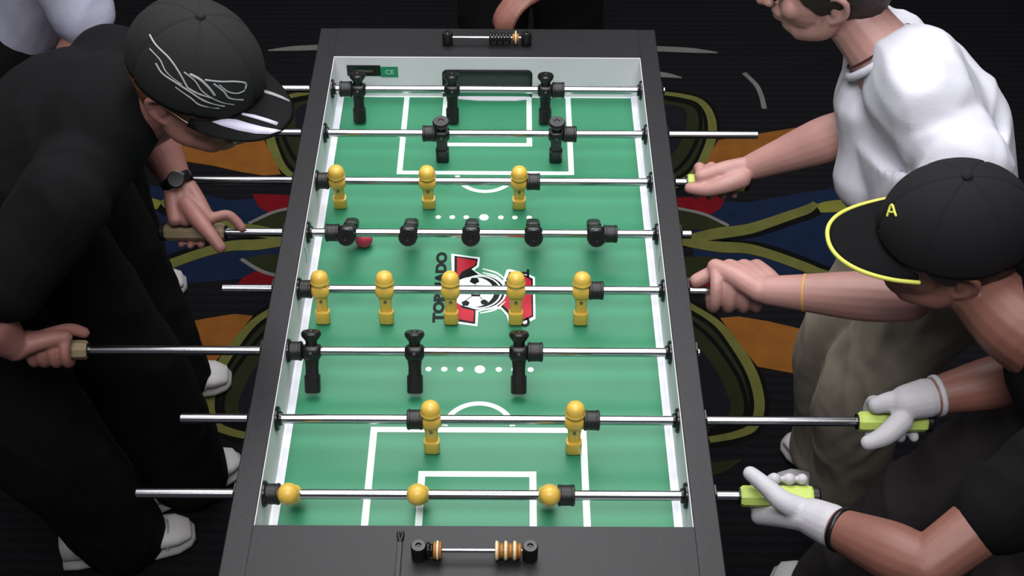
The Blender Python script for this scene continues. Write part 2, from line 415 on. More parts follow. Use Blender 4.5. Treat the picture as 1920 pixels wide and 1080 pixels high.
# printed field markings
LZ = FZ + .0004
def flat(name, pts, m, z=LZ, parent=None):
    bm = bmesh.new(); prism(bm, pts, FZ - .0005, z); return tp(name, bm, m, parent=parent)
def rect(x0, y0, x1, y1): return [(x0, y0), (x1, y0), (x1, y1), (x0, y1)]
LW = .0112
for s in (1, -1):
    ye = YF if s > 0 else YN
    def Y(d): return YC + s * d
    for hw, d in ((.180, .3305), (.0955, .4225)):
        flat('penalty_line', rect(-hw, min(Y(d), Y(d) + s * LW), hw, max(Y(d), Y(d) + s * LW)), M['line'])
        for q in (-1, 1):
            xa, xb = sorted((q * hw, q * (hw - LW)))
            flat('penalty_line', rect(xa, min(Y(d), ye), xb, max(Y(d), ye)), M['line'], LZ + .0001)
    arc = []
    R1, R0 = .062, .053
    a0 = math.radians(8)
    cy_ = Y(.3355)
    o1 = [(R1 * math.cos(a), cy_ - s * R1 * math.sin(a)) for a in [a0 + (PI - 2 * a0) * k / 24 for k in range(25)]]
    o2 = [(R0 * math.cos(a), cy_ - s * R0 * math.sin(a)) for a in [a0 + (PI - 2 * a0) * k / 24 for k in range(25)]]
    flat('penalty_arc', o1 + o2[::-1], M['line'])
    for x, r in ((-.09, .0052), (-.0625, .0055), (-.035, .0055), (-.0005, .0092), (.0325, .0055), (.06, .0055), (.088, .0055)):
        flat('field_dot', [(x + r * math.cos(2 * PI * k / 20), Y(.2) + r * math.sin(2 * PI * k / 20)) for k in range(20)], M['line'])
    flat('goal_line', rect(-HW + .015, min(ye, ye - s * .004), HW - .015, max(ye, ye - s * .004)), M['line'], LZ + .0002)
flat('goal_ramp_glare', [(-.082 + .0, YF - .001), (.084, YF - .001), (.084, YF - .012), (.06, YF - .016), (-.02, YF - .016), (-.06, YF - .011)], M['strip'], LZ + .0012)  # white lens shape paints the glare at the foot of the far goal
# centre emblem: red letter T lying on its side with a football and gusts
def fp(u, v): p = at(u, v, FZ); return (p.x, p.y)
emblem = empty('centre_emblem', (0, 0, 0)); emblem.parent = table; emblem['label'] = 'red letter T with football printed on the centre of the field'
def em(name, pts, m, z): return flat(name, [fp(*p) for p in pts], m, z, emblem)
Touter = [(846, 476), (900, 483), (898, 500), (889, 507), (912, 520), (942, 529), (950, 506), (956, 505), (985, 512), (1003, 520), (1004, 598), (980, 610), (954, 607), (950, 592), (940, 580), (922, 578), (897, 585), (895, 612), (850, 606)]
em('emblem_white_edge', Touter, M['line'], LZ + .0001)
em('emblem_black_edge', [(852, 480), (896, 486), (894, 498), (884, 505), (908, 523), (945, 534), (955, 510), (985, 516), (999, 523), (1000, 594), (978, 605), (957, 601), (952, 588), (940, 576), (920, 574), (892, 580), (891, 608), (852, 602)], M['dark'], LZ + .0002)
em('emblem_red_bar', [(857, 483), (893, 489), (890, 498), (880, 503), (866, 510), (860, 520), (858, 560), (866, 578), (889, 583), (887, 604), (856, 598)], M['red'], LZ + .0003)
em('emblem_red_stem', [(950, 532), (957, 514), (985, 519), (996, 526), (997, 592), (978, 601), (961, 596), (955, 584), (944, 573), (926, 571), (938, 562)], M['red'], LZ + .0003)
def disc_px(name, u, v, r, m, z, n=28, sq=1):
    x, y = fp(u, v); return flat(name, [(x + r * math.cos(2 * PI * k / n), y + r * math.sin(2 * PI * k / n) * sq) for k in range(n)], m, z, emblem)
disc_px('football_black_disc', 896, 548, .047, M['dark'], LZ + .00035)  # black print behind the football
for i, (du, rr) in enumerate(((10, .046), (5, .043))):
    disc_px('gust_white', 893 + du, 548, rr, M['line'], LZ + .0004 + i * .0002); disc_px('gust_black', 892 + du, 548, rr - .0025, M['dark'], LZ + .0005 + i * .0002)
disc_px('football', 886, 548, .040, M['line'], LZ + .0008)
bx, by = fp(886, 548)
def pent(cx, cy, r, rot, sx=1): return [(cx + sx * r * math.cos(rot + 2 * PI * k / 5), cy + r * math.sin(rot + 2 * PI * k / 5)) for k in range(5)]
flat('football_patch', pent(bx + .003, by + .0295, .0095, -PI / 2), M['dark'], LZ + .0010, emblem)
flat('football_patch', pent(bx - .024, by + .006, .0085, .3), M['dark'], LZ + .0010, emblem)
flat('football_patch', pent(bx + .006, by - .002, .0125, PI / 2), M['dark'], LZ + .0010, emblem)
flat('football_patch', pent(bx + .031, by + .006, .0085, PI), M['dark'], LZ + .0010, emblem)
flat('football_patch', pent(bx - .012, by - .030, .008, PI / 2), M['dark'], LZ + .0010, emblem)
flat('football_patch', pent(bx + .022, by - .027, .0075, PI / 2), M['dark'], LZ + .0010, emblem)
for a in range(5):
    an = PI / 2 + a * 2 * PI / 5; x0, y0 = bx + .006 + .0125 * math.cos(an), by - .002 + .0125 * math.sin(an); x1, y1 = bx + .003 + .034 * math.cos(an), by + .034 * math.sin(an)
    flat('football_seam', ribbon([(x0, y0), ((x0 + x1) / 2, (y0 + y1) / 2), (x1, y1)], .0014, 1), M['dark'], LZ + .0009, emblem)
for k, (a, b) in enumerate((((905, 512), (948, 535)), ((905, 505), (952, 530)), ((900, 588), (948, 566)), ((902, 582), (940, 565)))):
    P0 = fp(*a); P1 = fp(*b); mid = ((P0[0] + P1[0]) / 2 + .004, (P0[1] + P1[1]) / 2 + (.006 if k < 2 else -.006))
    flat('gust_stroke', ribbon([P0, mid, P1], [.002, .004, .001]), M['line'], LZ + .0010, emblem)
def word(s, x, y, size, rot, m, width, z=LZ, parent=None, loc=None):
    me = text_mesh(s, size, .0020 if size > .02 else .0002)
    xs = [v.co.x for v in me.vertices]; k = width / (max(xs) - min(xs))
    for v in me.vertices: v.co.x *= k
    o = obj('lettering', me, m, parent or table, False); o.location = loc if loc else (x - T0.x, y - T0.y, z); o.rotation_euler = rot if isinstance(rot, tuple) else (0, 0, rot); return o
w = word('TORNADO', -.0775, -.511, .036, PI / 2, M['dark'], .186); w.scale = (1, .72, 1)
w = word('TORNADO', .0775, -.54, .03, -PI / 2, M['dark'], .15); w.scale = (1, .72, 1)
# maker's plate and green CE label on the far wall
bm = bmesh.new(); box(bm, (-.299, YF - .0012, .8685), (-.2275, YF + .0005, .8955)); plate = tp('maker_plate', bm, M['black_plastic']); plate['label'] = 'black plate on the far inner wall'
word('TORNADO', 0, 0, .008, (PI / 2, 0, 0), M['label_gold'], .036, parent=table, loc=(-.262, YF - .0016 - T0.y, .881))
bm = bmesh.new(); box(bm, (-.2275, YF - .0011, .8655), (-.1905, YF + .0005, .892)); tp('approval_label', bm, M['label_green'])
word('CE', 0, 0, .015, (PI / 2, 0, 0), M['label_lt'], .019, parent=table, loc=(-.2085, YF - .0015 - T0.y, .8785))

# rod bearings in the side walls
for i in range(8):
    y = -.149 * i
    for s in (-1, 1):
        bm = bmesh.new()
        lathe(bm, [(.0088, 0), (.0205, 0), (.0205, .0035), (.0185, .0055), (.0125, .006), (.0115, .0095), (.0088, .0095)], (s * (HW - .001), y, RODZ), (-s, 0, 0), 28)
        tp('rod_bearing', bm, M['black_gloss'], True)
        bm = bmesh.new()
        lathe(bm, [(.0088, 0), (.0185, 0), (.0185, .004), (.0125, .006), (.0088, .006)], (s * OW, y, RODZ), (s, 0, 0), 6)
        tp('bearing_nut', bm, M['black_gloss'])
# side wall scuffs (thin dark arcs) seen between rods
for s, y in ((-1, -.497), (1, -.515)):
    bm = bmesh.new(); n = 12
    tube(bm, [(s * (HW - .0012), y + .016 * math.cos(PI * k / n - PI / 2) * .4, RODZ - .012 + .018 * math.sin(PI * k / n - PI / 2)) for k in range(n + 1)], .0006, n=6, sub=1)
    tp('wall_scuff', bm, M['rail'])

# ------------------------------------------------------------------ score counters
def post(x, y, h, parent, spot=False):
    bm = bmesh.new(); lathe(bm, [(.0112, 0), (.0112, h - .002), (.0098, h), (.0045, h), (.0040, h - .003), (0, h - .003)], (x, y, RZ)); bmesh.ops.translate(bm, verts=bm.verts[:], vec=-T0)
    p = auto(obj('counter_post', bm, M['black_plastic'], parent))
    bm = bmesh.new(); lathe(bm, [(.0034, 0), (.0030, .0018), (.0015, .0018), (0, .0008)], (x, y, RZ + h - .004), n=6); bmesh.ops.translate(bm, verts=bm.verts[:], vec=-T0)
    obj('post_bolt', bm, M['screw'] if spot else M['black_gloss'], p, False)
def bead(x, y, z, r, w, m, parent):
    bm = bmesh.new(); lathe(bm, [(r * .5, -w / 2), (r * .85, -w / 2), (r, -w * .22), (r, w * .22), (r * .85, w / 2), (r * .5, w / 2)], (x, y, z), (1, 0, 0), 24); bmesh.ops.translate(bm, verts=bm.verts[:], vec=-T0)
    obj('bead', bm, m, parent)
def counter(y, x0, x1, beads, spot, lab):
    c = empty('score_counter', (0, 0, 0)); c.parent = table; c['label'] = lab
    post(x0, y, .029, c, spot); post(x1, y, .029, c, spot)
    bm = bmesh.new(); tube(bm, [(x0, y, RZ + .0165), (x1, y, RZ + .0165)], .0030, n=14, sub=1); bmesh.ops.translate(bm, verts=bm.verts[:], vec=-T0)
    obj('counter_rod', bm, M['chrome'], c)
    for x, r, w_, m in beads: bead(x, y, RZ + .0165, r, w_, m, c)
Cm, Gm, Km = M['bead_cream'], M['bead_gold'], M['black_gloss']
nb = [(-.0640, .0125, .005, Km), (-.0590, .010, .004, Km), (-.0545, .0128, .0045, Gm), (-.0505, .0142, .0036, Cm), (-.0464, .0128, .0040, Gm)]
x = .0345
for k in range(7):
    big = k % 2 == 0
    nb.append((x, .0142 if big else .0105, .0046 if big else .0062, Cm if big else Gm)); 
    if big: nb.append((x + .0030, .0132, .0026, Gm))
    x += .0068 if big else .0060
nb = [b for b in nb if b[0] < .069]
counter(-1.1735, -.0775, .0825, nb, False, 'score counter on the near end rail with amber and cream beads')
fb = [(.0065 + k * .0068, .0118 if k % 2 == 0 else .009, .0058, Km) for k in range(7)] + [(.0562, .0085, .006, Gm), (.0605, .0148, .0035, Cm), (.0648, .0085, .005, Gm)]
counter(.128, -.0850, .0830, fb, True, 'score counter on the far end rail, mostly black beads')
# thin black strap lying on the near rail
bm = bmesh.new(); box(bm, (-.1105, -1.2265, RZ), (-.1030, -1.150, RZ + .005)); bev(bm, .0008); bmesh.ops.translate(bm, verts=bm.verts[:], vec=(0, 0, 0))
strap = obj('cable_tie', bm, M['black_rubber'], None, False); tag(strap, 'thin black strip lying on the near end rail left of the score counter', 'strip')
bm = bmesh.new(); tube(bm, [(-.1065, -1.150, RZ + .003), (-.1088, -1.142, RZ + .003), (-.1096, -1.134, RZ + .003)], .0026, n=8); tube(bm, [(-.1065, -1.150, RZ + .003), (-.1042, -1.142, RZ + .003), (-.1034, -1.134, RZ + .003)], .0026, n=8)
obj('forked_tip', bm, M['black_rubber'], strap)

# ================================================================== RODS AND PLAYERS
def loft(bm, secs, n=20, p=3.2):
    rings = []
    for z, w_, d_, oy in secs:
        r = []
        for k in range(n):
            a = 2 * PI * (k + .5) / n; c, s = math.cos(a), math.sin(a)
            r.append(bm.verts.new((w_ / 2 * math.copysign(abs(c) ** (2 / p), c), oy + d_ / 2 * math.copysign(abs(s) ** (2 / p), s), z)))
        rings.append(r)
    for A, B in zip(rings, rings[1:]):
        for k in range(n): bm.faces.new((A[k], A[(k + 1) % n], B[(k + 1) % n], B[k]))
    bm.faces.new(rings[0][::-1]); bm.faces.new(rings[-1]); return bm
def man_yellow():
    bm = bmesh.new()
    loft(bm, [(-.0715, .0250, .0150, 0), (-.0700, .0262, .0170, 0), (-.0480, .0262, .0205, 0), (-.0470, .0262, .0205, 0), (-.0462, .0200, .0120, .001), (-.0300, .0205, .0125, .001), (-.0150, .0235, .0160, 0),
              (-.0120, .0285, .0235, 0), (-.0060, .0345, .0285, 0), (.0040, .0350, .0290, 0), (.0090, .0300, .0245, 0), (.0120, .0200, .0180, 0)])
    prof = [(.0, .0085), (.0120, .0090), (.0162, .0130), (.0170, .0170), (.0158, .0190), (.0158, .0215), (.0150, .0270), (.0125, .0320), (.0080, .0355), (.0, .0368)]
    lathe(bm, prof, n=24); return fixn(bm)
def man_black():
    bm = bmesh.new()
    loft(bm, [(-.0720, .0250, .0190, 0), (-.0705, .0270, .0215, 0), (-.0430, .0270, .0215, 0), (-.0420, .0225, .0150, 0), (-.0280, .0215, .0140, 0), (-.0150, .0245, .0170, 0),
              (-.0120, .0290, .0240, 0), (-.0060, .0345, .0290, 0), (.0050, .0345, .0290, 0), (.0095, .0300, .0245, 0), (.0115, .0190, .0180, 0)])
    prof = [(.0, .0100), (.0095, .0105), (.0100, .0180), (.0165, .0265), (.0172, .0310), (.0150, .0345), (.0060, .0345), (.0050, .0330), (.0, .0330)]
    lathe(bm, prof, n=24); return fixn(bm)
YM = bpy.data.meshes.new('yellow_man'); b_ = man_yellow(); b_.to_mesh(YM); b_.free(); YM.materials.append(M['yellow'])
KM = bpy.data.meshes.new('black_man'); b_ = man_black(); b_.to_mesh(KM); b_.free(); KM.materials.append(M['black_plastic'])
for me in (YM, KM):
    me.polygons.foreach_set('use_smooth', [True] * len(me.polygons))
    b_ = bmesh.new(); b_.from_mesh(me)
    for e in b_.edges:
        if len(e.link_faces) == 2 and e.calc_face_angle(0) > math.radians(38): e.smooth = False
    b_.to_mesh(me); b_.free()
SM = bpy.data.meshes.new('screw'); b_ = bmesh.new(); lathe(b_, [(0, 0), (.0030, 0), (.0028, .0014), (.0012, .0014), (0, .0006)], n=10); fixn(b_); b_.to_mesh(SM); b_.free(); SM.materials.append(M['screw'])
BM_ = bpy.data.meshes.new('bumper'); b_ = bmesh.new(); lathe(b_, [(.0080, 0), (.0150, 0), (.0168, .0015), (.0168, .0045), (.0160, .0055), (.0160, .0205), (.0168, .0215), (.0168, .0245), (.0150, .026), (.0080, .026)], (-.013, 0, 0), (1, 0, 0), 24); fixn(b_); b_.to_mesh(BM_); b_.free(); BM_.materials.append(M['black_rubber'])
BM_.polygons.foreach_set('use_smooth', [True] * len(BM_.polygons))
_b = bmesh.new(); _b.from_mesh(BM_)
for e in _b.edges:
    if len(e.link_faces) == 2 and e.calc_face_angle(0) > .6: e.smooth = False
_b.to_mesh(BM_); _b.free()
rods = [
 # team, men x, bumper centres x, left end, right end, tilt (foot swings towards the near end when positive), handle side, label
 ('black', (-.268, -.072, .123), (-.2935, .1495), -.72, .372, 15, 'steel rod nearest the far end wall, carrying three black goalkeepers'),
 ('black', (-.088, .143), (-.113, .170), -.73, .547, -5, 'steel rod second from the far end with two black players'),
 ('yellow', (-.283, -.109, .068), (-.3115, .095), -.563, .392, -6, 'steel rod with three yellow players, third from the far end'),
 ('black', (-.249, -.136, -.021, .094, .209), (-.277, .236), -.476, .386, -63, 'steel rod with five black players kicked flat'),
 ('yellow', (-.284, -.170, -.054, .062, .178), (-.3115, .2035), -.457, .408, 10, 'steel rod with five yellow players crossing the emblem'),
 ('black', (-.283, -.109, .067), (-.3115, .0945), -.66, .372, 32, 'steel rod with three black players tilted to the near end'),
 ('yellow', (-.075, .157), (-.100, .1835), -.477, .612, 6, 'steel rod with two yellow players, second from the near end'),
 ('yellow', (-.283, -.087, .113), (-.311, .139), -.518, .405, -37, 'steel rod nearest the near end wall, three yellow goalkeepers seen from above'),
]
def handle(parent, x, s, m, plain=False):
    """octagonal handle from x outwards (s = side)"""
    L = .118
    bm = bmesh.new(); lathe(bm, [(.008, 0), (.0135, 0), (.0165, .004), (.0165, L - .012), (.0150, L - .008), (.008, L - .008)], (x, 0, 0), (s, 0, 0), 8)
    for v in bm.verts: pass
    h = obj('handle', bm, m, parent, False); h['label'] = 'eight-sided ' + ('lime' if m is M['grip'] else 'tan') + ' grip'
    bm = bmesh.new(); lathe(bm, [(.0100, L - .008), (.0168, L - .008), (.0168, L - .002), (.0168, L), (.0130, L + .003), (0, L + .003)], (x, 0, 0), (s, 0, 0), 20)
    auto(obj('handle_cap', bm, M['black_plastic'], h))
    bm = bmesh.new(); lathe(bm, [(.0084, -.003), (.0125, -.003), (.0125, 0), (.0084, 0)], (x, 0, 0), (s, 0, 0), 20)
    auto(obj('handle_collar', bm, M['black_plastic'], h))
for i, (team, xs, bx_, xl, xr, tilt, lab) in enumerate(rods):
    y = -.149 * i
    r = empty('foosball_rod', (0, y, RODZ), lab, 'rod', 'rods across the foosball table')
    r.rotation_euler = (0, 0, .0)
    bm = bmesh.new(); R_ = .0079
    lathe(bm, [(0, 0), (R_ - .001, 0), (R_, .001), (R_, xr - xl - .001), (R_ - .001, xr - xl), (0, xr - xl)], (xl, 0, 0), (1, 0, 0), 32)
    auto(obj('shaft', bm, M['chrome'], r))
    for x in xs:
        p = link(bpy.data.objects.new('player_figure', YM if team == 'yellow' else KM), r)
        p.location = (x, 0, 0); p.rotation_euler = (math.radians(-tilt), 0, 0)
        p['label'] = team + ' plastic player figure'
        s = link(bpy.data.objects.new('screw', SM), p); s.location = (0, -.0145, 0) if team == 'black' else (0, -.0072, -.022); s.rotation_euler = (PI / 2, 0, 0)
    for x in bx_:
        link(bpy.data.objects.new('bumper', BM_), r).location = (x, 0, 0)
    if team == 'black': handle(r, xl, -1, M['grip_tan'])
    else: handle(r, xr, 1, M['grip'])

bm = bmesh.new(); bmesh.ops.create_icosphere(bm, subdivisions=4, radius=.0168, matrix=Matrix.Translation((-.2275, -.4010, FZ + .0168 + .0005)))
tag(obj('foosball', bm, M['ball']), 'small pink ball on the green field beside the leftmost black five-rod player', 'ball')

# ================================================================== PEOPLE
def wrap_hand(rody, xs, th0, wrap, wrist, thumb, rh=.0165, grow=0, tipk=(1, 1, 1, 1), R0=.034, k=1.0, index=None):
    """finger, thumb and palm shells of a hand gripping a rod handle that runs along x"""
    sh = []
    c = lambda x, th, R: Vector((x, rody + R * math.cos(th), RODZ + R * math.sin(th)))
    kn = []
    wrist = Vector(wrist)
    rad = [(.0092, .0088, .0080, .0074), (.0096, .0090, .0082, .0076), (.0092, .0086, .0080, .0072), (.0084, .0078, .0072, .0064)]
    for i, x in enumerate(xs):
        kp = c(x, th0, R0); kn.append(kp)
        steps = [0, .22, .48, .74, 1.0]
        pts = [kp]
        for q in steps[1:]:
            R = rh + .0078 * k + grow + (R0 - rh - .0078 * k) * max(0, 1 - q * 2.4)
            pts.append(c(x + (.002 * (i - 1.5)) * q, th0 + wrap * q * tipk[i], R))
        r = [q * k for q in rad[i]]
        if i == 0 and index: pts = [kp] + [Vector(p) for p in index]; r = r + r
        sh.append((pts, [r[0] + .001 + grow, r[0] + grow, r[1] + grow, r[2] + grow, r[3] + grow][:len(pts)]))
    lat = (kn[0] - kn[3]).normalized()
    for i, kp in enumerate(kn):
        w0 = wrist + lat * (.015 - .010 * i)
        d = (kp - w0)
        sh.append(([w0, w0 + d * .5 + Vector((0, 0, .003)), kp], [.0165 * k + grow, .0150 * k + grow, .0122 * k + grow]))
    n = len(thumb)
    tr = [q * k for q in (.0165, .0145, .0115, .0102, .0094, .0085)]
    sh.append(([Vector(p) for p in thumb], [tr[min(j, 5)] + grow for j in range(n)]))
    return sh
def add_shells(bm, sh, n=12):
    for pts, rad in sh: tube(bm, pts, rad, n=n, sub=4)
def head_shells(bm, c, b, a):
    l = a.cross(b)
    P = lambda f, s, u: c + b * f + l * s + a * u
    blob(bm, P(-.012, 0, .022), (.095, .076, .088), b, l, a, 24)
    blob(bm, P(.022, 0, -.030), (.066, .062, .070), b, l, a, 20)
    blob(bm, P(.052, 0, -.082), (.034, .036, .026), b, l, a, 16)          # chin
    for s in (-1, 1):
        tube(bm, [P(-.010, s * .062, -.035), P(.010, s * .055, -.070), P(.050, s * .022, -.092)], [.018, .017, .018], sub=4)   # jaw
        blob(bm, P(.062, s * .036, -.032), (.020, .022, .022), b, l, a, 14)   # cheek
        tube(bm, [P(.080, s * .048, .012), P(.090, s * .022, .016), P(.090, s * .006, .010)], [.009, .010, .009], sub=3)       # brow
        # ear with rim and lobe
        e = P(-.012, s * .076, -.012)
        tube(bm, [e + a * -.026 + b * .006, e + a * -.010 - b * .014 + l * s * .010, e + a * .018 - b * .018 + l * s * .014, e + a * .030 - b * .002 + l * s * .010, e + a * .020 + b * .010 + l * s * .002], [.0065, .006, .006, .006, .005], n=10, sub=4)
        blob(bm, e - b * .004 + l * s * .002, (.014, .006, .022), b, l, a, 12)
    tube(bm, [P(.085, 0, .006), P(.100, 0, -.016), P(.114, 0, -.036)], [.0085, .0095, .0120], sub=4)   # nose bridge
    for s in (-1, 1): blob(bm, P(.101, s * .010, -.040), (.010, .008, .008), b, l, a, 10)
    tube(bm, [P(.084, -.018, -.060), P(.094, 0, -.058), P(.084, .018, -.060)], [.006, .0075, .006], sub=4)
    tube(bm, [P(.082, -.016, -.069), P(.091, 0, -.070), P(.082, .016, -.069)], [.006, .0080, .006], sub=4)
def eyes(c, b, a, parent):
    l = a.cross(b)
    for s in (-1, 1):
        p = c + b * .079 + l * s * .032 - a * .004
        bm = bmesh.new(); bmesh.ops.create_uvsphere(bm, u_segments=14, v_segments=10, radius=.0118, matrix=Matrix.Translation(p)); e = obj('eye', bm, M['eye'], parent)
        bm = bmesh.new(); bmesh.ops.create_uvsphere(bm, u_segments=12, v_segments=8, radius=.0062, matrix=Matrix.Translation(p + b * .0072 - a * .002)); obj('iris', bm, M['iris'], e)
    return l
def limb(bm, pts, rad, n=18): tube(bm, [Vector(p) for p in pts], rad, n=n, sub=6)
def body_mesh(J, voxel=.0032):
    """one skin mesh: fine head, arms and hands run on into a coarser trunk and legs under the clothes"""
    bm = bmesh.new()
    head_shells(bm, J['head'], J['b'], J['a'])
    hb = J['head'] - J['a'] * .055 - J['b'] * .022
    limb(bm, [hb, (hb + J['neck']) / 2, J['neck'], J['neck'] + (J['chest'] - J['neck']) * .35], [.052, .053, .060, .075])
    ls, rs, lh, rh_ = J['shL'], J['shR'], J['hipL'], J['hipR']
    mid = (ls + rs) / 2; pel = (lh + rh_) / 2
    side = (ls - rs).normalized()
    fd = side.cross((mid - pel).normalized())
    limb(bm, [ls, mid, rs], [.052, .060, .052])
    for s in 'LR':
        limb(bm, [J['sh' + s], (J['sh' + s] + J['el' + s]) / 2, J['el' + s]], [.050, .045, .038])
        e, w = J['el' + s], J['wr' + s]
        limb(bm, [e, e + (w - e) * .3, e + (w - e) * .75, w], [.038, .043, .032, .0255])
        add_shells(bm, J['hand' + s])
    fine = fuse(bm, voxel, 3, .5)
    bm = bmesh.new()
    tube(bm, [pel, pel + (mid - pel) * .3, J['chest'], mid], [.145, .130, .145, .100], n=24, sub=6, flat=.68, fdir=fd)
    for s in 'LR':
        limb(bm, [J['hip' + s], (J['hip' + s] + J['kn' + s]) / 2, J['kn' + s]], [.085, .074, .055])
        k, an = J['kn' + s], J['an' + s]
        limb(bm, [k, k + (an - k) * .35, an], [.053, .055, .036])
        toe = J['toe' + s]; d = (toe - an); d.z = 0; d.normalize()
        limb(bm, [an + Vector((0, 0, -.02)) - d * .02, an + d * .05 + Vector((0, 0, -.055)), toe - d * .08 + Vector((0, 0, .028))], [.026, .022, .016])
    coarse = fuse(bm, .014, 2, .5)
    bm = bmesh.new(); bm.from_mesh(fine); bm.from_mesh(coarse); bpy.data.meshes.remove(coarse); bm.to_mesh(fine); bm.free()
    return fine
def ddir(p, q): d = Vector(q) - Vector(p); d.z = 0; return d.normalized()
def trousers(J, m, parent, voxel=.008, r=(.105, .088, .080, .074), hem=.06):
    bm = bmesh.new()
    pel = (J['hipL'] + J['hipR']) / 2
    tube(bm, [pel + (J['chest'] - pel) * .22, pel, pel - Vector((0, 0, .06))], [.150, .160, .130], n=24, sub=5, flat=.78, fdir=(J['hipL'] - J['hipR']).cross(Vector((0, 0, 1))))
    for s in 'LR':
        k, an, h = J['kn' + s], J['an' + s], J['hip' + s]
        limb(bm, [h, (h + k) / 2, k, k + (an - k) * .5, an - Vector((0, 0, .030))], [r[0], r[1], r[2], r[2] * .97, r[3]])
    return obj('trousers', fuse(bm, voxel, 3, .5, .0055, 9), m, parent)
def shirt(J, m, parent, voxel=.007, sleeve=.75, r=.06, low=.0, folds=.005, extra=()):
    bm = bmesh.new()
    ls, rs = J['shL'], J['shR']; mid = (ls + rs) / 2; pel = (J['hipL'] + J['hipR']) / 2
    side = (ls - rs).normalized(); fd = side.cross((mid - pel).normalized())
    tube(bm, [pel - (mid - pel) * low, pel + (mid - pel) * .3, J['chest'], mid + (mid - pel) * .03], [.170, .165, .172, .130], n=28, sub=6, flat=.74, fdir=fd)
    limb(bm, [ls, mid + (J['neck'] - mid) * .25, rs], [.066, .080, .066])
    for s in 'LR':
        a_, b_ = J['sh' + s], J['el' + s]
        limb(bm, [a_, a_ + (b_ - a_) * sleeve * .5, a_ + (b_ - a_) * sleeve], [r + .006, r + .002, r])
    for pts, rr in extra: limb(bm, pts, rr)
    return obj('shirt', fuse(bm, voxel, 3, .5, folds, 8), m, parent)
def sneaker(toe, ank, parent, m=None):
    """white lace-up shoe lying flat on the floor, toe at toe"""
    toe = Vector(toe); d = ddir(ank, toe); s = Vector((-d.y, d.x, 0)); L = .29
    heel = toe - d * L; heel.z = 0
    st = [(.0, .030, .052, .0), (.03, .036, .070, 0), (.09, .036, .078, .0), (.15, .042, .068, .0), (.20, .048, .058, 0), (.25, .044, .052, 0), (.278, .030, .040, 0), (.289, .012, .022, 0)]
    def shell(stations, zlo):
        bm = bmesh.new(); rings = []
        for x, w_, h, o in stations:
            r = []
            for k in range(18):
                an = 2 * PI * k / 18; cx, cz = math.cos(an), math.sin(an)
                r.append(bm.verts.new(heel + d * x + s * (w_ * math.copysign(abs(cx) ** .75, cx)) + Vector((0, 0, zlo + (h - zlo) / 2 * (1 + math.copysign(abs(cz) ** .8, cz))))))
            rings.append(r)
        for A, B in zip(rings, rings[1:]):
            for k in range(18): bm.faces.new((A[k], A[(k + 1) % 18], B[(k + 1) % 18], B[k]))
        bm.faces.new(rings[0][::-1]); bm.faces.new(rings[-1]); return fixn(bm)
    up = obj('shoe', shell([(x + .002, w_ - .002, h + .030 * (x < .13) + .012 * (.13 < x < .17), o) for x, w_, h, o in st[:-1]] + [(.284, .016, .030, 0)], .018), m or M['shoe'], parent)
    bm = shell([(x * 1.01 - .002, w_ + .004 + .003 * (x > .15), .024, 0) for x, w_, h, o in st], .0)
    obj('sole', bm, M['shoe_sole'], up)
    for k in range(4):
        x = .125 + k * .026; hh = (.082, .072, .064, .060)[k]
        bm = bmesh.new(); tube(bm, [heel + d * (x - .005) - s * .026 + Vector((0, 0, hh - .012)), heel + d * x + Vector((0, 0, hh + .0035)), heel + d * (x + .006) + s * .026 + Vector((0, 0, hh - .012))], .0030, n=8, sub=4)
        obj('lace', bm, M['white_cloth'], up)
    bm = bmesh.new(); tube(bm, [heel + d * .228 - s * .045 + Vector((0, 0, .030)), heel + d * .236 + Vector((0, 0, .060)), heel + d * .228 + s * .045 + Vector((0, 0, .030))], .0022, n=8, sub=5)
    obj('toe_cap_seam', bm, M['shoe_sole'], up)
    return up
def crown_pt(c, b, a, l, az, el, off=0):
    rx, ry, rz = .112 + off, .094 + off, .108 + off
    return c + b * (rx * math.cos(el) * math.cos(az)) + l * (ry * math.cos(el) * math.sin(az)) + a * (rz * math.sin(el))
